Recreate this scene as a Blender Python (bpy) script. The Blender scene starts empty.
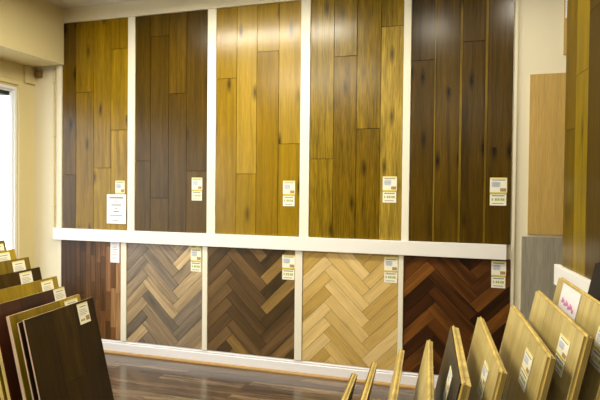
import bpy, math, random
from mathutils import Vector, Matrix
random.seed(11)
S = bpy.context.scene
COL = S.collection

# ------------------------------------------------------------------ helpers
def lin(c):
    if isinstance(c, str):
        c = [int(c[i:i+2], 16)/255 for i in (0, 2, 4)]
    return tuple(x/12.92 if x <= .04045 else ((x+.055)/1.055)**2.4 for x in c) + (1,)

def new_mat(name):
    m = bpy.data.materials.new(name); m.use_nodes = True
    nt = m.node_tree
    return m, nt, nt.nodes['Principled BSDF']

def plain(name, col, rough=.5, spec=.5, bump=0, mottle=0.0, scale=6):
    m, nt, b = new_mat(name)
    b.inputs['Base Color'].default_value = lin(col)
    b.inputs['Roughness'].default_value = rough
    b.inputs['Specular IOR Level'].default_value = spec
    tc = nt.nodes.new('ShaderNodeTexCoord')
    if mottle:
        n = nt.nodes.new('ShaderNodeTexNoise'); n.inputs['Scale'].default_value = scale; n.inputs['Detail'].default_value = 5
        nt.links.new(tc.outputs['Object'], n.inputs['Vector'])
        mx = nt.nodes.new('ShaderNodeMix'); mx.data_type = 'RGBA'
        c = lin(col)
        mx.inputs[6].default_value = tuple(x*(1-mottle) for x in c[:3]) + (1,)
        mx.inputs[7].default_value = tuple(min(1, x*(1+mottle)) for x in c[:3]) + (1,)
        nt.links.new(n.outputs['Fac'], mx.inputs[0]); nt.links.new(mx.outputs[2], b.inputs['Base Color'])
    if bump:
        n2 = nt.nodes.new('ShaderNodeTexNoise'); n2.inputs['Scale'].default_value = 180
        nt.links.new(tc.outputs['Object'], n2.inputs['Vector'])
        bp = nt.nodes.new('ShaderNodeBump'); bp.inputs['Strength'].default_value = bump; bp.inputs['Distance'].default_value = .002
        nt.links.new(n2.outputs['Fac'], bp.inputs['Height']); nt.links.new(bp.outputs['Normal'], b.inputs['Normal'])
    return m

def wood(name, cols, rough=.38, contrast=.35, knots=.5, streak=None, spec=.5, fine=.25, coat=0.0):
    """planks: 'tone' attribute picks the board colour, UV (grain, across) in metres drives the figure"""
    m, nt, b = new_mat(name); N = nt.nodes; L = nt.links
    at = N.new('ShaderNodeAttribute'); at.attribute_name = 'tone'
    uv = N.new('ShaderNodeUVMap'); uv.uv_map = 'grain'
    cr = N.new('ShaderNodeValToRGB'); e = cr.color_ramp.elements
    while len(e) < len(cols): e.new(.5)
    for i, c in enumerate(cols):
        e[i].position = i/(len(cols)-1) if len(cols) > 1 else 0
        e[i].color = lin(c)
    L.new(at.outputs['Fac'], cr.inputs['Fac'])
    def noise(sx, sy, det, dist, ):
        mp = N.new('ShaderNodeMapping'); mp.inputs['Scale'].default_value = (sx, sy, 1)
        L.new(uv.outputs['UV'], mp.inputs['Vector'])
        n = N.new('ShaderNodeTexNoise'); n.inputs['Scale'].default_value = 1
        n.inputs['Detail'].default_value = det; n.inputs['Distortion'].default_value = dist
        L.new(mp.outputs['Vector'], n.inputs['Vector']); return n.outputs['Fac']
    def rng(src, a, b_, lo, hi):
        r = N.new('ShaderNodeMapRange'); r.inputs[1].default_value = a; r.inputs[2].default_value = b_
        r.inputs[3].default_value = lo; r.inputs[4].default_value = hi
        L.new(src, r.inputs[0]); return r.outputs[0]
    def mul(x, y):
        q = N.new('ShaderNodeMath'); q.operation = 'MULTIPLY'; L.new(x, q.inputs[0]); L.new(y, q.inputs[1]); return q.outputs[0]
    f1 = rng(noise(1.1, 19, 6, .9), .3, .7, 1-contrast, 1+contrast*.7)
    f2 = rng(noise(7, 150, 3, .4), .3, .7, 1-fine, 1+fine*.7)
    f = mul(f1, f2)
    if knots:
        mp = N.new('ShaderNodeMapping'); mp.inputs['Scale'].default_value = (2.2, 7.5, 1)
        L.new(uv.outputs['UV'], mp.inputs['Vector'])
        v = N.new('ShaderNodeTexVoronoi'); v.inputs['Scale'].default_value = 1; v.voronoi_dimensions = '2D'
        L.new(mp.outputs['Vector'], v.inputs['Vector'])
        # only some cells carry a knot
        sp = N.new('ShaderNodeSeparateColor'); L.new(v.outputs['Color'], sp.inputs[0])
        sel = rng(sp.outputs[0], .6, .75, 0, 1)
        near = rng(v.outputs['Distance'], .03, .2, knots, 0)
        k = mul(near, sel)
        inv = N.new('ShaderNodeMath'); inv.operation = 'SUBTRACT'; inv.inputs[0].default_value = 1; L.new(k, inv.inputs[1])
        f = mul(f, inv.outputs[0])
    mx = N.new('ShaderNodeMix'); mx.data_type = 'RGBA'; mx.blend_type = 'MULTIPLY'; mx.inputs[0].default_value = 1
    L.new(cr.outputs['Color'], mx.inputs[6])
    cb = N.new('ShaderNodeCombineColor')
    for i in range(3): L.new(f, cb.inputs[i])
    L.new(cb.outputs[0], mx.inputs[7])
    L.new(mx.outputs[2], b.inputs['Base Color'])
    b.inputs['Roughness'].default_value = rough
    b.inputs['Specular IOR Level'].default_value = spec
    b.inputs['Coat Weight'].default_value = coat; b.inputs['Coat Roughness'].default_value = .12
    bp = N.new('ShaderNodeBump'); bp.inputs['Strength'].default_value = .12; bp.inputs['Distance'].default_value = .002
    L.new(f2, bp.inputs['Height']); L.new(bp.outputs['Normal'], b.inputs['Normal'])
    return m

def tag(o, label=None, cat=None, group=None, kind=None):
    if label: o['label'] = label
    if cat: o['category'] = cat
    if group: o['group'] = group
    if kind: o['kind'] = kind
    return o

def link(name, me, parent=None, loc=None):
    o = bpy.data.objects.new(name, me); COL.objects.link(o)
    if parent: o.parent = parent
    if loc: o.location = loc
    return o

class MB:
    """collects faces (with material slot, plank tone and grain coordinates) into one mesh"""
    def __init__(s): s.v = []; s.f = []; s.m = []; s.t = []; s.u = []
    def face(s, pts, mi=0, tone=.5, uv=None):
        i = len(s.v); s.v += [tuple(p) for p in pts]; s.f.append(tuple(range(i, i+len(pts))))
        s.m.append(mi); s.t.append(tone); s.u.append(uv or [(p[2], p[0]+p[1]) for p in pts])
    def box(s, a, b, mi=0, tone=.5, ch=0):
        (x0, y0, z0), (x1, y1, z1) = [tuple(f(p, q) for p, q in zip(a, b)) for f in (min, max)]
        V = [(x0,y0,z0),(x1,y0,z0),(x1,y1,z0),(x0,y1,z0),(x0,y0,z1),(x1,y0,z1),(x1,y1,z1),(x0,y1,z1)]
        for q in ((0,3,2,1),(4,5,6,7),(0,1,5,4),(1,2,6,5),(2,3,7,6),(3,0,4,7)):
            P = [V[i] for i in q]
            s.face(P, mi, tone)
        return s
    def prism(s, prof, axis, a, b, mi=0):
        """profile of (p,q) extruded along axis 0 or 1 (x: profile is y,z ; y: profile is x,z)"""
        def mk(p, c): return (c, p[0], p[1]) if axis == 0 else (p[0], c, p[1])
        n = len(prof)
        for i in range(n):
            p, q = prof[i], prof[(i+1) % n]
            s.face([mk(p, a), mk(q, a), mk(q, b), mk(p, b)], mi)
        s.face([mk(p, a) for p in prof][::-1], mi); s.face([mk(p, b) for p in prof], mi)
        return s
    def cyl(s, p0, p1, r, n=16, mi=0):
        p0, p1 = Vector(p0), Vector(p1); d = (p1-p0).normalized()
        a = d.orthogonal().normalized(); b = d.cross(a)
        R = [(a*math.cos(2*math.pi*i/n)+b*math.sin(2*math.pi*i/n))*r for i in range(n)]
        for i in range(n):
            j = (i+1) % n; s.face([p0+R[i], p0+R[j], p1+R[j], p1+R[i]], mi)
        s.face([p0+x for x in R][::-1], mi); s.face([p1+x for x in R], mi)
        return s
    def build(s, name, mats, parent=None, loc=None, bevel=0):
        me = bpy.data.meshes.new(name)
        o = Vector(loc or (0,0,0)) if not parent else Vector((0,0,0))
        if loc and parent is None:
            me.from_pydata([tuple(Vector(v)-o) for v in s.v], [], s.f)
        else: me.from_pydata(s.v, [], s.f)
        for m in (mats if isinstance(mats, (list, tuple)) else [mats]): me.materials.append(m)
        ul = me.uv_layers.new(name='grain'); ta = me.attributes.new('tone', 'FLOAT', 'FACE')
        for p in me.polygons:
            p.material_index = s.m[p.index]; ta.data[p.index].value = s.t[p.index]
            for k, li in enumerate(p.loop_indices): ul.data[li].uv = s.u[p.index][k]
        ob = link(name, me, parent, loc if parent is None else None)
        if bevel:
            import bmesh
            bm = bmesh.new(); bm.from_mesh(me); bmesh.ops.remove_doubles(bm, verts=bm.verts, dist=1e-5)
            bmesh.ops.recalc_face_normals(bm, faces=bm.faces); bm.to_mesh(me); bm.free()
            md = ob.modifiers.new('bevel', 'BEVEL'); md.width = bevel; md.segments = 2; md.limit_method = 'ANGLE'
        return ob

def clip(poly, x0, x1, z0, z1):
    def cut(P, f, g):
        out = []
        for i in range(len(P)):
            a, b = P[i-1], P[i]
            fa, fb = f(a), f(b)
            if (fa >= 0) != (fb >= 0):
                t = fa/(fa-fb); out.append((a[0]+(b[0]-a[0])*t, a[1]+(b[1]-a[1])*t))
            if fb >= 0: out.append(b)
        return out
    for f in (lambda p: p[0]-x0, lambda p: x1-p[0], lambda p: p[1]-z0, lambda p: z1-p[1]):
        if len(poly) < 3: return []
        poly = cut(poly, f, None)
    return poly

def plank(mb, poly, th, gdir, tone, gap=.0012, mi=0, y0=0.0, back=.0):
    """one board: polygon in local (x,z), front at y=y0-th, chamfered edge"""
    if len(poly) < 3: return
    ar = sum(poly[i-1][0]*poly[i][1]-poly[i][0]*poly[i-1][1] for i in range(len(poly)))/2
    if abs(ar) < 2e-4: return
    if ar < 0: poly = poly[::-1]
    cx = sum(p[0] for p in poly)/len(poly); cz = sum(p[1] for p in poly)/len(poly)
    off = (random.uniform(0, 50), random.uniform(0, 50))
    g = Vector(gdir).normalized(); h = Vector((-g.y, g.x))
    def uv(p): q = Vector((p[0]-cx, p[1]-cz)); return (q.dot(g)+off[0], q.dot(h)+off[1])
    def inset(P, d):
        out = []; n = len(P)
        for i in range(n):
            a, b, c = Vector(P[i-1]), Vector(P[i]), Vector(P[(i+1) % n])
            e1 = (b-a); e2 = (c-b)
            if e1.length < 1e-6 or e2.length < 1e-6: out.append(tuple(b)); continue
            e1.normalize(); e2.normalize()
            n1 = Vector((-e1.y, e1.x)); n2 = Vector((-e2.y, e2.x)); k = 1+n1.dot(n2)
            out.append(tuple(b+(n1+n2)*(d/max(k, .3))))
        return out
    P1 = inset(poly, gap*.8); P2 = inset(poly, gap*1.15)
    F = [(p[0], y0-th, p[1]) for p in P2]; Md = [(p[0], y0-th+gap*1.4, p[1]) for p in P1]; B = [(p[0], y0, p[1]) for p in P1]
    mb.face(F, mi, tone, [uv(p) for p in P2])
    n = len(poly)
    for i in range(n):
        j = (i+1) % n
        mb.face([Md[i], Md[j], F[j], F[i]], mi, tone, [uv(P1[i]), uv(P1[j]), uv(P2[j]), uv(P2[i])])
        mb.face([B[i], B[j], Md[j], Md[i]], mi, tone, [uv(P1[i]), uv(P1[j]), uv(P1[j]), uv(P1[i])])

def herringbone(mb, W, H, L, B, tonef, th=.012, ox=0, oz=0, y0=0, vstep=None):
    """blocks of L x B at 45 degrees clipped to a W x H field"""
    c = math.sqrt(.5)
    def rot(u, v): return ((u-v)*c+ox, (u+v)*c+oz)
    k = int(2.2*(W+H)/B)+6
    for m in range(-6, 7):
        for n in range(-k, k):
            for t in (0, 1):
                if t == 0: u0, v0, u1, v1 = n*B+m*L, n*B-m*L, n*B+m*L+L, n*B-m*L+B; g = (c, c)
                else: u0, v0, u1, v1 = n*B+m*L, (n+1)*B-m*L, (n+1)*B+m*L, (n+1)*B-m*L+L; g = (-c, c)
                P = [rot(u0, v0), rot(u1, v0), rot(u1, v1), rot(u0, v1)]
                Q = clip(P, 0, W, 0, H)
                if len(Q) >= 3: plank(mb, Q, th, g, tonef(t), y0=y0)

# ------------------------------------------------------------------ materials
M = {}
M['cream'] = plain('cream_paint', 'd9ca98', .55, .4, .05, .02, 2)
M['cream_pale'] = plain('pale_cream_paint', 'e6ddc2', .5, .4, .05, .015, 2)
M['white'] = plain('white_gloss_paint', 'f0eeea', .35, .5, 0, .01, 3)
M['offwhite'] = plain('off_white_paint', 'ebe6d4', .4, .5, 0, .01, 3)
M['ceil'] = plain('ceiling_paint', 'dcd8cc', .8, .2, .05, .03, 1.5)
M['base'] = plain('baseboard_paint', 'f0eef2', .3, .5, 0, .01, 3)
M['bead'] = plain('oak_bead', 'b08a50', .45, .5, 0, .15, 20)
M['backing'] = plain('dark_backing', '2a1c0c', .8, .2, 0, .1, 10)
M['outbox'] = plain('dark_housing', '14130f', .5, .5, 0, .1, 10)
M['pave'] = plain('pavement', 'b8b8b4', .8, .3, 0, .1, 3)
M['frame'] = plain('white_window_frame', 'eceef2', .3, .5, 0, .01, 3)
M['rearpaint'] = plain('brown_unseen_wall', '6a5434', .6, .3, 0, .2, 2)  # unseen walls, tone picked dark to keep reflected haze off the panels
M['brown'] = plain('brown_plastic', '8a7040', .5)
M['paper'] = plain('label_card', 'f0ecd8', .55, .3)
M['white_paper'] = plain('white_paper', 'f2f0f4', .6, .3)
M['ink'] = plain('grey_ink', '8c8a88', .7, .2)
M['darkink'] = plain('dark_ink', '3c3830', .7, .2)
M['yellow'] = plain('yellow_print', 'd2c020', .6, .3)
M['header'] = plain('pale_yellow_print', 'e2da90', .6, .3)
M['photo'] = plain('brown_print', 'a88c5c', .6, .3, 0, .3, 300)
M['blue'] = plain('pale_blue_print', 'd4d8e4', .6, .3)
M['green'] = plain('green_print', 'a8b060', .6, .3)
M['pink'] = plain('pink_print', 'd488b8', .6, .3)
M['leaf'] = plain('leaflet_paper', 'e6dfe0', .5, .3)
M['metal'] = plain('fixture_white', 'e8e6e0', .4)
M['ply'] = wood('plywood_edge', ['c4a858', 'd2b868', 'dec67a'], .5, .3, 0, fine=.3)
M['plydark'] = wood('plywood_back', ['5c4420', '6d5226', '7a5c2c'], .6, .2, 0)
M['plygrey'] = wood('board_edge_pale', ['b89a80', 'c8ab90', 'd8bca4'], .5, .2, 0)
M['rack'] = plain('rack_timber', '4a3520', .6, .4, 0, .15, 12)

WOODS = dict(
 u1=(['523a02', '785a06', '947408', 'a8861a'], dict(contrast=.38, knots=.85, rough=.25, spec=.3)),
 u2=(['463202', '543e06', '644a0a'], dict(contrast=.32, knots=.5, rough=.25, spec=.28)),
 u3=(['7e600a', '8a6c0e', '967816', 'a48630'], dict(contrast=.24, knots=.8, fine=.18, rough=.22, spec=.42)),
 u4=(['6c5208', '7c620e', '90761c', 'ac9038'], dict(contrast=.38, knots=.7, fine=.45, rough=.23, spec=.42)),
 u5=(['402e04', '523c08', '644c0a', '7e6416'], dict(contrast=.5, knots=.85, rough=.25, spec=.3)),
 l1=(['34200a', '503414', '7c5430', 'ac8458'], dict(contrast=.45, knots=.3, spec=.25)),
 l2=(['685e50', '887866', 'a8906e', 'c6ac82'], dict(contrast=.4, knots=.3)),
 l3=(['4c3a1e', '60482a', '765c38', '90723c'], dict(contrast=.4, knots=.5, spec=.35)),
 l4=(['bc9a50', 'caa860', 'd8b874', 'e4c88e'], dict(contrast=.16, knots=.25, fine=.15)),
 l5=(['321a04', '44240a', '5a3410', '7a4c1c'], dict(contrast=.7, knots=.4, spec=.3)),
 side=(['443204', '5c4606', '7a620e', '927a16'], dict(contrast=.35, knots=.5, rough=.3, spec=.35)),
 oak=(['bc9a54', 'c4a25c'], dict(contrast=.1, knots=.0, fine=.15)),
 grey=(['9a9484', 'a39c8a'], dict(contrast=.16, knots=.0, fine=.2)),
 floor=(['4c3c30', '5c4a3a', '6c5844', '7e6a52'], dict(contrast=.75, fine=.5, knots=.2, rough=.2, coat=.25)),
 so=(['b4a060', 'bea968', 'c8b474'], dict(contrast=.14, knots=.2, rough=.38)),
 solive=(['5c4a0c', '6c5810', '7c661a'], dict(contrast=.3, knots=.3, rough=.4, spec=.35)),
 sgold=(['7c660c', '8e7610', 'a0881c'], dict(contrast=.25, knots=.3, rough=.4, spec=.35)),
 sdark=(['2a1c04', '3c2a06', '50390e'], dict(contrast=.6, knots=.7, rough=.4, spec=.2)),
 sred=(['2c1004', '3a1806', '4a220a'], dict(contrast=.3, knots=.1, rough=.4)),
 sgrey=(['28241a', '322c20', '3e3626'], dict(contrast=.3, knots=.1, rough=.4, spec=.3)),
 sblack=(['0c0b0a', '100e0d', '151311'], dict(contrast=.2, knots=0, rough=.45, spec=.2)),
)
for k, (c, kw) in WOODS.items(): M[k] = wood('wood_'+k, c, **kw)

# ------------------------------------------------------------------ the room
HC = 3.12; XL = -4.04; XR = 2.3; YB = -8.0
def struct(name, mb, mats, bevel=0, loc=None):
    return tag(mb.build(name, mats, None, loc, bevel), kind='structure')

# floor: glossy brown boards laid parallel to the display wall
fl = MB(); fw = .095
fl.box((XL-.15, YB-.15, -.06), (XR+.15, .15, -.0125), 1)
rows = int(-YB/fw)+1
for r in range(rows):
    x = XL - random.uniform(0, 1.2); yy = -r*fw
    while x < XR:
        L_ = random.choice((1.2, .9, 1.5, .7)); x1 = x+L_
        a, b = max(x, XL), min(x1, XR); y0, y1 = max(yy-fw, YB), yy
        if b-a > .02 and y1-y0 > .01:
            t = random.random(); off = (random.uniform(0, 50), random.uniform(0, 50)); g = .0006
            A = [(a+g, y0+g, 0), (b-g, y0+g, 0), (b-g, y1-g, 0), (a+g, y1-g, 0)]
            fl.face(A, 0, t, [(p[0]+off[0], p[1]+off[1]) for p in A])
            for i in range(4):
                p, q = A[i-1], A[i]; fl.face([(p[0], p[1], -.0125), (q[0], q[1], -.0125), q, p], 0, t)
        x = x1
struct('floor', fl, [M['floor'], M['backing']])
struct('ceiling', MB().box((XL-.15, YB-.15, HC), (XR+.15, .15, HC+.1)), M['ceil'])
struct('wall_back', MB().box((XL-.15, 0, 0), (XR+.15, .15, HC)), M['cream_pale'])
struct('wall_right', MB().box((XR, YB, 0), (XR+.15, 0, HC)), M['rearpaint'])
struct('wall_rear', MB().box((XL-.15, YB-.15, 0), (XR+.15, YB, HC)), M['rearpaint'])
# window wall with a wide shop window
WY0, WY1, WZ0, WZ1 = -4.2, -.205, .45, 2.39
wl = MB()
wl.box((XL-.06, YB, 0), (XL, WY0, HC)).box((XL-.06, WY1, 0), (XL, 0, HC))
wl.box((XL-.06, WY0, 0), (XL, WY1, WZ0)).box((XL-.06, WY0, WZ1), (XL, WY1, HC))
struct('wall_left', wl, M['cream'])
# bulkhead boxed in above the window
struct('trim_1', MB().box((XL, YB, 2.608), (-3.668, -.036, HC)), M['cream'], loc=(-3.86, -4, 2.608))
# window frame, mullions, pane
wf = MB(); X0, X1 = XL-.06, XL-.005
wf.box((X0, WY0, WZ0), (X1, WY1, WZ0+.06)).box((X0, WY0, WZ1-.025), (X1, WY1, WZ1))
wf.box((X0, WY1-.02, WZ0+.06), (X1, WY1, WZ1-.025)).box((X0, WY0, WZ0+.06), (X1, WY0+.05, WZ1-.025))
wf.box((X0+.01, -1.63, WZ0+.06), (X1-.01, -1.57, WZ1-.025)).box((X0+.01, -3.0, WZ0+.06), (X1-.01, -2.94, WZ1-.025))
wfo = struct('window_1', wf, M['frame'])
gm, gnt, gb = new_mat('window_glass')
gnt.nodes.remove(gb)
tr = gnt.nodes.new('ShaderNodeBsdfTransparent'); gl = gnt.nodes.new('ShaderNodeBsdfGlossy'); gl.inputs['Roughness'].default_value = .02
fr = gnt.nodes.new('ShaderNodeFresnel'); fr.inputs['IOR'].default_value = 1.45
mxs = gnt.nodes.new('ShaderNodeMixShader')
geo = gnt.nodes.new('ShaderNodeNewGeometry'); inv_ = gnt.nodes.new('ShaderNodeMath'); inv_.operation = 'SUBTRACT'; inv_.inputs[0].default_value = 1
mu_ = gnt.nodes.new('ShaderNodeMath'); mu_.operation = 'MULTIPLY'
gnt.links.new(geo.outputs['Backfacing'], inv_.inputs[1]); gnt.links.new(fr.outputs[0], mu_.inputs[0]); gnt.links.new(inv_.outputs[0], mu_.inputs[1])
gnt.links.new(mu_.outputs[0], mxs.inputs[0]); gnt.links.new(tr.outputs[0], mxs.inputs[1]); gnt.links.new(gl.outputs[0], mxs.inputs[2])
gnt.links.new(mxs.outputs[0], gnt.nodes['Material Output'].inputs['Surface'])
for (a, b) in ((WY1-.02, -1.57), (-1.63, -2.94), (-3.0, WY0+.05)):
    MB().box((XL-.04, b, WZ0+.06), (XL-.035, a, WZ1-.025)).build('pane', gm, wfo)
    s = MB()
    s.box((XL-.055, a-.014, WZ0+.06), (XL-.025, a, WZ1-.025)).box((XL-.055, b, WZ0+.06), (XL-.025, b+.035, WZ1-.025))
    s.box((XL-.055, b+.035, WZ0+.06), (XL-.025, a-.014, WZ0+.1)).box((XL-.055, b+.035, WZ1-.04), (XL-.025, a-.014, WZ1-.025))
    s.build('sash', M['frame'], wfo)
# window casing and its head block
struct('trim_2', MB().box((XL, -.2, 0), (XL+.02, -.13, 2.44)).box((XL, WY0, WZ1+.02), (XL+.02, -.2, 2.44))
       .box((XL, WY0, WZ0-.06), (XL+.05, -.205, WZ0-.01)), M['cream'], .003)
struct('trim_3', MB().box((XL, -.132, 2.445), (XL+.024, -.001, 2.607)), M['cream'], .003)
# cornice board over the displays
struct('trim_4', MB().box((-3.74, -.035, 2.99), (XR, 0, HC)), M['cream_pale'], .003)
# rail between upper and lower panels
struct('trim_5', MB().box((-3.778, -.05, 1.0015), (.172, 0, 1.109)), M['white'], .003)
# baseboard (moulded) and bead
struct('baseboard_back', MB().prism([(0, 0), (-.022, 0), (-.022, .085), (-.016, .09), (-.016, .096), (-.02, .1), (-.012, .1169), (0, .1169)], 0, -4.03, .3), M['base'])
struct('trim_6', MB().prism([(-.0225, 0), (-.042, 0), (-.042, .008), (-.036, .017), (-.0225, .02)], 0, -4.03, .3), M['bead'])
# posts left and right of the display
struct('trim_7', MB().box((-3.75, -.03, 1.109), (-3.698, 0, 2.99)).box((-3.75, -.02, .117), (-3.71, 0, 1.0015)), M['cream_pale'], .002)
struct('trim_8', MB().box((.204, -.016, .117), (.226, 0, 2.99)), M['cream_pale'], .002)
# white battens between panels
tn = 9
for a, b in ((-3.01, -2.938), (-2.225, -2.145), (-1.397, -1.318), (-.581, -.525)):
    struct('trim_%d' % tn, MB().box((a*.993, -.03, 1.109), (b*.993, 0, 2.99)), M['offwhite'], .003); tn += 1
for a, b in ((-3.076, -3.019), (-2.261, -2.214), (-1.429, -1.366), (-.598, -.56)):
    struct('trim_%d' % tn, MB().box((a*.993, -.03, .117), (b*.993, 0, 1.0015)), M['offwhite'], .003); tn += 1

# ------------------------------------------------------------------ labels
def card(parent, x0, z0, w, h, y, kind='two', name='price_label'):
    """printed card lying on the face y (front towards -y)"""
    t = .0015
    if kind == 'two':
        hu = h*.58
        a = MB().box((x0, y-t, z0+h-hu), (x0+w, y, z0+h), 0)
        yy = y-t-.0004
        def q(mb, u0, v0, u1, v1, mi): mb.box((x0+w*u0, yy, z0+h*v0), (x0+w*u1, yy+.0003, z0+h*v1), mi)
        q(a, .0, .93, 1, 1, 4); q(a, .12, .895, .88, .925, 1)
        q(a, .08, .68, .62, .85, 2)
        for k in range(5): q(a, .14, .665+.04*k, .55+.06*(k % 2), .677+.04*k, 1)
        q(a, .6, .5, .95, .62, 3); q(a, 0, .425, 1, .475, 5)
        o = a.build(name, [M['paper'], M['ink'], M['blue'], M['photo'], M['header'], M['yellow']], parent)
        b = MB().box((x0+w*.01, y-t, z0), (x0+w*.97, y, z0+h*.405), 0)
        q(b, .12, .33, .86, .37, 1)
        for k, (u, wd) in enumerate(((.12, .08), (.3, .12), (.45, .12), (.62, .1), (.74, .12))): q(b, u, .17, u+wd, .26, 2)
        q(b, .15, .06, .8, .085, 1)
        b.build('price_strip', [M['paper'], M['ink'], M['green']], o)
    elif kind == 'one':
        a = MB().box((x0, y-t, z0), (x0+w, y, z0+h), 0); yy = y-t-.0004
        def q(mb, u0, v0, u1, v1, mi): mb.box((x0+w*u0, yy, z0+h*v0), (x0+w*u1, yy+.0003, z0+h*v1), mi)
        q(a, .2, .81, .8, .85, 1); q(a, .0, .93, 1, 1, 4)
        for k in range(4): q(a, .12, .68-.08*k, .7+.07*(k % 3), .7-.08*k, 1)
        q(a, .6, .12, .94, .34, 3); q(a, .1, .14, .5, .24, 5)
        o = a.build(name, [M['paper'], M['ink'], M['darkink'], M['photo'], M['header'], M['green']], parent)
    elif kind == 'plain':
        a = MB().box((x0, y-t, z0), (x0+w, y, z0+h), 0); yy = y-t-.0004
        for k, v in enumerate((.85, .7, .6, .48, .35, .2)):
            a.box((x0+w*.2, yy, z0+h*v), (x0+w*(.8-.1*(k % 2)), yy+.0003, z0+h*(v+.02)), 1)
        o = a.build(name, [M['white_paper'], M['ink']], parent)
    return o

# ------------------------------------------------------------------ wall panels
def panel(name_label, x0, x1, z0, z1, mat, builder, group):
    root = link('display_panel', None, None, ((x0+x1)/2, 0, z0))
    tag(root, name_label, 'flooring panel', group)
    W, H = x1-x0, z1-z0
    mb = MB(); mb.box((-W/2, -.008, 0), (W/2, -.001, H), 1)
    loc = MB(); builder(loc, W, H)
    for vs in (loc,):
        n0 = len(mb.v)
        mb.v += [(v[0]-W/2, v[1]-.008, v[2]) for v in vs.v]
        mb.f += [tuple(i+n0 for i in f) for f in vs.f]; mb.m += vs.m; mb.t += vs.t; mb.u += vs.u
    mb.build('planks', [M[mat], M['backing']], root)
    return root

def strips(edges, joints, tones, th=.012):
    """edges: x of board edges from the panel's left; joints: z list per column; tones per piece"""
    def f(mb, W, H):
        for i in range(len(edges)-1):
            zs = [0]+sorted(joints[i])+[H]
            for k in range(len(zs)-1):
                a, b = edges[i], edges[i+1]
                P = [(a, zs[k]), (b, zs[k]), (b, zs[k+1]), (a, zs[k+1])]
                t = tones[i][k % len(tones[i])]
                plank(mb, P, th, (0, 1), t, gap=.0003 if b-a < .05 else .0018)
    return f

UZ0, UZ1, LZ0, LZ1 = 1.1095, 2.9895, .1175, 1.001
kx = .9935
def rel(x0, xs): return [x-x0 for x in xs]
GU, GL = 'tall upper flooring panels', 'lower flooring panels below the rail'
ups = [
 (-3.72, -3.011, 'u1', [-3.72, -3.57, -3.375, -3.19, -3.011], [[1.6], [2.35], [1.663], [2.0, 2.72]], [[.05, .1], [.45, .5], [.7, .55], [.8, .62, .5]],
  'knotty golden-brown plank panel with white notice, leftmost of upper row', (-3.14, .098, .205, 1.345), 'two'),
 (-2.937, -2.226, 'u2', [-2.937, -2.78, -2.6, -2.425, -2.226], [[1.724], [1.401, 2.8], [2.3], [1.636]], [[.4, .2], [.5, .3], [.3, .6], [.55, .2]],
  'very dark brown upright plank panel, second from left in upper row', (-2.37, .1, .195, 1.385), 'two'),
 (-2.144, -1.398, 'u3', [-2.144, -1.957, -1.777, -1.585, -1.398], [[2.404], [1.612], [2.605], [1.854]], [[.35, .4], [.5, .9], [.2, .65], [.5, .85]],
  'bright golden yellow plank panel in the middle of upper row', (-1.54, .103, .205, 1.353), 'two'),
 (-1.317, -.582, 'u4', [-1.317, -1.124, -.94, -.753, -.582], [[1.731], [2.525], [1.96], [2.729]], [[.45, .55], [.15, .5], [.1, .35], [.9, .45]],
  'olive-gold oak plank panel with pale rightmost board, fourth in upper row', (-.728, .108, .2, 1.395), 'two'),
 (-.524, .199, 'u5', [-.524, -.352, -.34, -.17, -.152, .008, .026, .199], [[2.458], [], [], [], [2.574], [], []], [[.25, .12], [1], [.4], [.95], [.12, .35], [.9], [.28]],
  'dark walnut plank panel with pale sapwood streaks, rightmost of upper row', (.052, .117, .2, 1.388), 'two'),
]
for (a, b, mat, ed, jo, to, lab, (lx, lw, lh, lz), kind) in ups:
    a, b, lx = a*kx+.001, b*kx-.001, lx*kx; ed = [e*kx for e in ed]; ed[0] = a; ed[-1] = b
    r = panel(lab, a, b, UZ0, UZ1, mat, strips(rel(a, ed), [[z-UZ0 for z in j] for j in jo], to), GU)
    card(r, lx-(a+b)/2, lz-UZ0, lw, lh, -.021, kind)
    if mat == 'u1':
        # typed notice taped over the bottom of the label
        c = (a+b)/2; x0, z0, w, h = -3.205-c, 1.165-UZ0, .2, .262
        n = MB(); n.box((x0, -.0265, z0), (x0+w, -.0245, z0+h), 0)
        for v, u0, u1, hh in ((.86, .14, .86, .05), (.73, .42, .58, .025), (.62, .24, .76, .035), (.5, .44, .56, .03), (.4, .36, .64, .04), (.27, .18, .82, .025), (.1, .3, .6, .02)):
            n.box((x0+w*u0, -.0269, z0+h*v), (x0+w*u1, -.0266, z0+h*(v+hh)), 1)
        n.build('notice', [M['white_paper'], M['ink']], r)

def mosaic(mb, W, H):
    sw = .052; n = int(round(W/sw)); sw = W/n
    for i in range(n):
        z = -random.uniform(0, .35)
        while z < H:
            l = random.uniform(.2, .45); a, b = max(0, z), min(H, z+l)
            if b-a > .005:
                base = .08+.75*(i/n)**1.6
                plank(mb, [(i*sw, a), ((i+1)*sw, a), ((i+1)*sw, b), (i*sw, b)], .012, (0, 1), min(1, max(0, base+random.uniform(-.18, .22))), gap=.0007)
            z += l
def hb(tone, ox, oz, L=.43, B=.086):
    return lambda mb, W, H: herringbone(mb, W, H, L, B, tone, ox=ox, oz=oz)
lows = [
 (-3.732, -3.077, 'l1', mosaic, 'narrow-strip mixed brown panel, leftmost of the lower row', (-3.19, .095, .195, .815), 'plain'),
 (-3.018, -2.262, 'l2', hb(lambda t: random.random(), .523, .05), 'weathered grey and tan herringbone panel, second in lower row', (-2.375, .1, .2, .78), 'two'),
 (-2.213, -1.430, 'l3', hb(lambda t: random.random()**1.6, .537, .1), 'mid-brown herringbone panel in the middle of lower row', (-1.54, .108, .2, .76), 'two'),
 (-1.365, -.599, 'l4', hb(lambda t: random.random(), .544, .0), 'pale blonde oak herringbone panel, fourth in lower row', (-.708, .102, .195, .785), 'two'),
 (-.559, .202, 'l5', hb(lambda t: random.random()**1.3, .539, .12), 'dark reddish herringbone panel, rightmost of lower row', (.072, .1, .195, .795), 'two'),
]
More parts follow.
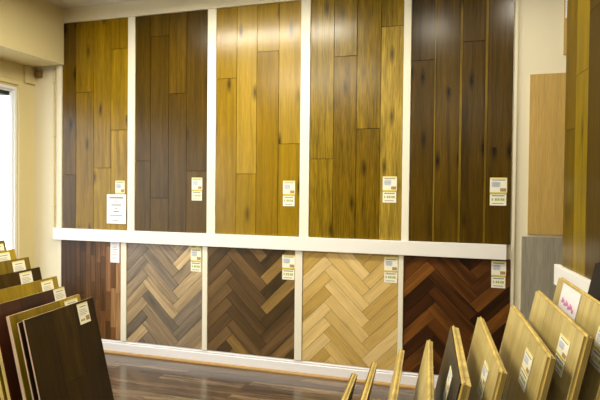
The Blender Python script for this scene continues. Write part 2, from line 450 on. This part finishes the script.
for (a, b, mat, bd, lab, (lx, lw, lh, lz), kind) in lows:
    a, b, lx = a*kx+.001, b*kx-.001, lx*kx
    r = panel(lab, a, b, LZ0, LZ1, mat, bd, GL)
    card(r, lx-(a+b)/2, lz-LZ0, lw, lh, -.021, kind)

# boards hung on the plain wall to the right
def hung(label, a, b, z0, z1, mat, y, th=.014):
    r = link('hung_sample', None, None, ((a+b)/2, y, z0)); tag(r, label, 'flooring sample', None)
    W = b-a; mb = MB(); plank(mb, [(-W/2, 0), (W/2, 0), (W/2, z1-z0), (-W/2, z1-z0)], th, (0, 1), .5, y0=0)
    mb.box((-W/2+.001, -.004, .001), (W/2-.001, -.0005, z1-z0-.001), 1)
    mb.build('board', [M[mat], M['ply']], r); return r
hung('tall plain light oak board hung on the cream wall', .309, .68, 1.187, 2.317, 'oak', -.0005)
hung('grey wood board hung low on wall under light oak board', .272, .68, .25, 1.172, 'grey', -.0005, .02)
r = hung('small oak board high on the wall with white label', .52, .74, 2.442, 2.95, 'oak', -.0005)
MB().box((-.103, -.0165, .25), (-.03, -.0148, .5), 0).box((-.09, -.0169, .27), (-.05, -.0166, .29), 1).build('label', [M['white_paper'], M['ink']], r)

# small brown box up in the corner, conduit down the left post
tag(MB().box((-4.005, -.03, 2.51), (-3.94, 0, 2.575)).build('junction_box', M['brown'], None, (-3.97, 0, 2.54), .003),
    'small brown box high on wall beside the window corner', 'junction box')
cd = MB().cyl((-3.8, -.009, 1.11), (-3.8, -.009, 2.6), .006)
for z in (1.3, 1.95, 2.45): cd.box((-3.812, -.017, z), (-3.788, 0, z+.012))
tag(cd.build('conduit', M['cream'], None, (-3.8, 0, 1.11)), 'thin cream pipe running up the wall left of the panels', 'pipe')

# ------------------------------------------------------------------ side display unit on the right
ang = math.atan2(.075, -.622)
u = Vector((.08, -.622, 0)).normalized()
def unit_matrix(p):           # local x runs away from the back wall, front faces -y local = towards the room
    X = u; Z = Vector((0, 0, 1)); Y = Z.cross(X)
    m = Matrix((X, Y, Z)).transposed().to_4x4(); m.translation = Vector(p); return m
O = Vector((.373, -1.013, 0))
part = MB().box((.075, .032, 0), (2.0, .12, HC))
po = struct('wall_partition', part, M['cream']); po.matrix_world = unit_matrix(O)
ro = struct('trim_%d' % tn, MB().box((0, 0, .9956), (2.0, .031, 1.104)), M['white'], .003); ro.matrix_world = unit_matrix(O); tn += 1
def side_panel(s0, edges, tones, label, z0=1.1045, z1=3.1):
    root = link('display_panel', None); root.matrix_world = unit_matrix(O+u*s0+Vector((0, 0, z0))+unit_matrix(O).to_3x3()@Vector((0, .031, 0)))
    tag(root, label, 'flooring panel', 'side display panels')
    mb = MB()
    for i in range(len(edges)-1):
        for (a, b) in (((0, .7+.25*(i % 3)), (.7+.25*(i % 3), z1-z0))):
            plank(mb, [(edges[i], a), (edges[i+1], a), (edges[i+1], b), (edges[i], b)], .012, (0, 1), tones[i])
    mb.build('planks', M['side'], root)
side_panel(.085, [0, .18, .375, .57, .76], [.45, .85, .12, .2], 'dark olive-brown plank panel on right side unit above the rail')
# ------------------------------------------------------------------ sample boards in racks
ply_i = {'gold': 'ply', 'pale': 'plygrey'}
def sample(tip_far, tip_near, lean, side, mat, label, h=.55, th=.02, edge='ply', back='plydark', tagk=None, cols=3, group=None, tongue=True, dt=0):
    """side=-1: face looks left (right rack); side=+1: face looks right (left rack)"""
    F, N_ = Vector(tip_far), Vector(tip_near); W = (N_-F).length
    d = (N_-F).normalized(); a = math.radians(lean)
    up = Vector((math.sin(a), 0, math.cos(a)))
    if side < 0: X = d; org = F
    else: X = -d; org = N_
    up = (up-X*up.dot(X)).normalized(); Y = up.cross(X)
    m = Matrix((X, Y, up)).transposed().to_4x4(); m.translation = org-up*h
    root = link('sample_board', None); root.matrix_world = m
    tag(root, label, 'flooring sample', group)
    v = MB(); cw = W/cols
    jt = random.uniform(.25, .4)
    for i in range(cols):
        zs = [0, h] if i != 1 else [0, jt, h]
        for k in range(len(zs)-1):
            plank(v, [(i*cw, zs[k]), ((i+1)*cw, zs[k]), ((i+1)*cw, zs[k+1]), (i*cw, zs[k+1])], .004, (0, 1), random.random(), gap=.0006)
    v.build('veneer', M[mat], root)
    c = MB()
    c.box((.0005, .0, .0005), (W-.0005, th-.004, h-.0005), 0, .8)
    c.box((.001, th-.004, 0), (W-.001, th-.0025, h-.001), 1, .4)
    if tongue:   # tongue-and-groove ridges along the exposed edges
        c.box((.0, .0035, h-.0005), (W, .0075, h+.004), 0, .3)
        c.box((W-.0005 if side < 0 else -.004, .0035, 0), (W+.004 if side < 0 else .0005, .0075, h), 0, .3)
    c.build('core', [M[edge], M[back]], root)
    if tagk is not None:
        s0, s1, w0, w1, kind = tagk
        if side < 0: x0, x1 = s0, s1
        else: x0, x1 = W-s1, W-s0
        card(root, x0, h-w1, x1-x0, w1-w0, -.0045, kind)
    return root, W

GR = 'sample boards in the right rack'; GLF = 'sample boards in the left rack'
dn = Vector((.052, -.59, 0))
RB = [
 ((-.437, -2.306, .826), 'solive', 'lowest and leftmost sample board in the right rack', None, {}),
 ((-.364, -2.306, .874), 'solive', 'second sample board from left in right rack, seen edge-on', None, {}),
 ((-.268, -2.306, .930), 'so', 'third sample board from left in right rack, its top crossing the baseboard', None, {}),
 ((-.172, -2.306, .971), 'so', 'fourth sample board from left in right rack, pale face left of dark one', None, {}),
 ((-.092, -2.306, 1.027), 'sgrey', 'sample board with dark grey face and thick yellow edge in right rack', (.31, .41, .045, .135, 'two'), {'th': .027}),
 ((-.004, -2.306, 1.065), 'so', 'pale oak sample board just right of the dark grey one', (.37, .465, .04, .13, 'two'), {}),
 ((.101, -2.306, 1.111), 'so', 'pale oak sample board with label, third from right of the pale ones', (.375, .475, .04, .132, 'two'), {}),
 ((.177, -2.306, 1.166), 'so', 'pale oak sample board with label, left of the one with pink leaflet', (.413, .512, .04, .128, 'two'), {}),
 ((.245, -2.306, 1.213), 'so', 'oak sample board with pink-printed leaflet on its face', (.49, .58, .045, .135, 'two'), {}),
 ((.352, -2.306, 1.268), 'sblack', 'black sample board at the far right of the right rack', None, {'edge': 'sblack', 'back': 'sblack'}),
]
tops_r = []
for i, (F, mat, lab, tg, kw) in enumerate(RB):
    F = Vector(F); h = .5
    root, W = sample(F, F+dn, 12.3, -1, mat, lab, h=h, tagk=tg, group=GR, **kw)
    tops_r.append((F, h))
    if i == 8:
        x0, z0, w, hh = .085, h-.19, .205, .186
        n = MB().box((x0, -.0062, z0), (x0+w, -.0048, z0+hh), 0)
        # flowing pink wordmark, too small to read, and a few grey lines
        for k in range(9):
            a = x0+.03+k*.016; z = z0+hh*.7+.004*math.sin(k*2.1)-k*.0006
            n.box((a, -.0068, z), (a+.012, -.0065, z+.011+.006*((k*5) % 3 == 0)), 1)
            n.box((a-.003, -.0068, z+.002), (a+.015, -.0065, z+.006), 1)
        n.box((x0+.08, -.0068, z0+.055), (x0+.125, -.0065, z0+.062), 2).box((x0+.085, -.0068, z0+.035), (x0+.12, -.0065, z0+.04), 2)
        n.build('leaflet', [M['leaf'], M['pink'], M['darkink']], root)

K = 2.6/3.5; ec = Vector((0, -4.306, 1.495))
def near_(p): p = Vector(p); return ec+(p-ec)*K
dl = Vector((.092, -.75, 0))*K
LB = [
 ((-3.577, -.806, 1.067), 'solive', 'highest brown sample board in left rack, nearest the window', (.02, .12, .02, .12), {}),
 ((-3.478, -.806, 1.0), 'sgold', 'second highest golden sample board in the left rack', (.05, .15, .012, .112), {}),
 ((-3.341, -.806, .944), 'solive', 'olive-brown sample board in front of the golden one in left rack', (.045, .145, .012, .112), {}),
 ((-3.236, -.806, .872), 'sdark', 'dark brown sample board behind the bright gold one in left rack', (.08, .177, .012, .112), {}),
 ((-3.076, -.806, .811), 'sgold', 'bright golden sample board in the middle of left rack', (.047, .145, .012, .112), {}),
 ((-3.002, -.806, .74), 'sred', 'dark red-brown sample board in the left rack', (.01, .108, .004, .104), {}),
 ((-2.865, -.806, .688), 'sgold', 'golden sample board directly behind front dark board in left rack', (.035, .15, .015, .115), {'edge': 'plygrey'}),
 ((-2.785, -.815, .655), 'sdark', 'thin sample board sandwiched behind the front dark board in left rack', None, {'th': .011, 'edge': 'plygrey', 'h': .675}),
 ((-2.749, -.806, .673), 'sdark', 'large dark brown sample board at the front of left rack', (.064, .16, .012, .12), {'th': .011, 'edge': 'plygrey'}),
]
for i, (F, mat, lab, tg, kw) in enumerate(LB):
    F = near_(F); kw = dict(kw); h = kw.pop('h', .7)
    t = tuple(tg)+('one',) if tg else None
    sample(F, F+dl, -13.3, 1, mat, lab, h=h, tagk=t, group=GLF, tongue=False, **kw)

# stepped racks that carry the boards
def rack(tips, h, lean, side, dvec, label):
    a = math.radians(lean); up = Vector((math.sin(a), 0, math.cos(a))); root = None
    foot = [t+Vector((0, 0, 0))-up*h for t in tips]
    order = sorted(foot, key=lambda p: p.x)
    pitch = abs(order[-1].x-order[0].x)/(len(order)-1)
    c = sum((p for p in foot), Vector())/len(foot)
    root = link('sample_rack', None, None, (c.x, c.y+dvec.y/2, 0)); tag(root, label, 'rack')
    for i, p in enumerate(order):
        q = p+dvec; e = .022
        lo, hi = (-.004, (order[i+1].x-p.x-.005) if i+1 < len(order) else .06)
        if side > 0: lo, hi = ((-(p.x-order[i-1].x)+.005) if i else -.06, .004)
        y0, y1 = q.y+.02, p.y-.02
        zt = p.z-.0068; mb = MB()
        P = [(p.x+lo, y1), (p.x+hi, y1), (q.x+hi, y0), (q.x+lo, y0)]
        mb.face([(x, y, zt) for x, y in P]); mb.face([(x, y, 0) for x, y in P][::-1])
        for k in range(4): A, B = P[k-1], P[k]; mb.face([(A[0], A[1], 0), (B[0], B[1], 0), (B[0], B[1], zt), (A[0], A[1], zt)])
        mb.v = [tuple(Vector(v)-root.location) for v in mb.v]
        mb.build('tier', M['rack'], root)
    return root
rack([Vector(F) for F, *_ in RB], .5, 12.3, -1, dn, 'stepped dark timber rack under the right sample boards')
rack([near_(t[0]) for i, t in enumerate(LB) if i != 7], .7, -13.3, 1, dl, 'stepped dark timber rack under the left sample boards')
# ------------------------------------------------------------------ outside
tag(MB().box((-4.55, -5, 2.315), (XL-.061, -.215, 2.6)).build('shutter_box', M['outbox'], None, (-4.3, -2.6, 2.315), .01),
    'dark shutter housing seen outside at the top of the window', 'shutter')
tag(MB().box((-14, -14, -.2), (XL-.15, 6, -.1)).build('ground', M['pave']), kind='structure')

# ------------------------------------------------------------------ lights
def tube(x, y, L_, power, label, axis='x'):
    r = link('ceiling_light', None, None, (x, y, HC-.0)); tag(r, label, 'ceiling light', 'ceiling lights')
    if axis == 'y': r.rotation_euler.z = math.pi/2
    MB().box((-L_/2-.03, -.05, -.035), (L_/2+.03, .05, -.001)).build('housing', M['metal'], r, None, .004)
    em, nt, b = new_mat('tube_glow'); b.inputs['Emission Color'].default_value = (1, .93, .74, 1); b.inputs['Emission Strength'].default_value = 6
    MB().cyl((-L_/2, 0, -.052), (L_/2, 0, -.052), .014).build('tube', em, r)
    ld = bpy.data.lights.new('tube_light', 'AREA'); ld.shape = 'RECTANGLE'; ld.size = L_; ld.size_y = .05; ld.energy = power; ld.color = (1, .93, .74)
    lo = bpy.data.objects.new('tube_light', ld); COL.objects.link(lo); lo.parent = r; lo.location = (0, 0, -.07)
tube(-2.0, -1.1, 1.5, 62, 'slim strip light on the ceiling nearest the panel wall')
tube(-2.2, -3.3, 1.5, 85, 'strip light on the ceiling in the middle of the room')
tube(-.5, -6.2, 1.5, 60, 'strip light on the ceiling at the rear of the room')
# small round downlight
dr_ = link('ceiling_light', None, None, (-.47, -1.45, HC)); tag(dr_, 'small round downlight on the ceiling before the walnut panel', 'ceiling light', 'ceiling lights')
MB().cyl((0, 0, -.03), (0, 0, -.001), .08, 24).build('housing', M['metal'], dr_)
dd = bpy.data.lights.new('downlight', 'AREA'); dd.shape = 'DISK'; dd.size = .14; dd.energy = 12; dd.color = (1, .93, .74)
do = bpy.data.objects.new('downlight', dd); COL.objects.link(do); do.parent = dr_; do.location = (0, 0, -.032)

d2 = dr_.copy(); COL.objects.link(d2); d2.location = (.28, -1.0, HC); d2['label'] = 'added round fill downlight on the ceiling before the plain cream wall'  # unseen extra lamp, added to brighten the cream wall at right
for ch in list(dr_.children):
    c_ = ch.copy(); COL.objects.link(c_); c_.parent = d2
w = bpy.data.worlds.new('World'); S.world = w; w.use_nodes = True
bg = w.node_tree.nodes['Background']; bg.inputs['Color'].default_value = (.9, .95, 1, 1); bg.inputs['Strength'].default_value = 4
pd = bpy.data.lights.new('window_portal', 'AREA'); pd.shape = 'RECTANGLE'; pd.size = WY1-WY0; pd.size_y = WZ1-WZ0; pd.cycles.is_portal = True
po_ = bpy.data.objects.new('window_portal', pd); COL.objects.link(po_); po_.location = (XL-.14, (WY0+WY1)/2, (WZ0+WZ1)/2)
po_.rotation_euler = Matrix(((0, 0, -1), (1, 0, 0), (0, -1, 0))).to_euler()

# ------------------------------------------------------------------ camera
cam = bpy.data.cameras.new('camera'); co = bpy.data.objects.new('camera', cam); COL.objects.link(co); S.camera = co
f, yaw, pitch, roll = 563.55, .3125, -.0202, .0101
cam.sensor_fit = 'HORIZONTAL'; cam.sensor_width = 36; cam.lens = 36*f/600
fw_ = Vector((-math.sin(yaw)*math.cos(pitch), math.cos(yaw)*math.cos(pitch), math.sin(pitch)))
rt = Vector((math.cos(yaw), math.sin(yaw), 0)); upv = rt.cross(fw_)
r2 = rt*math.cos(roll)+upv*math.sin(roll); u2 = -rt*math.sin(roll)+upv*math.cos(roll)
mm = Matrix((r2, u2, -fw_)).transposed().to_4x4(); mm.translation = (0, -4.3061, 1.4948); co.matrix_world = mm
cam.clip_start = .05

S.view_settings.view_transform = 'Standard'; S.view_settings.look = 'None'; S.view_settings.gamma = 1
S.view_settings.use_curve_mapping = False; S.view_settings.exposure = .08
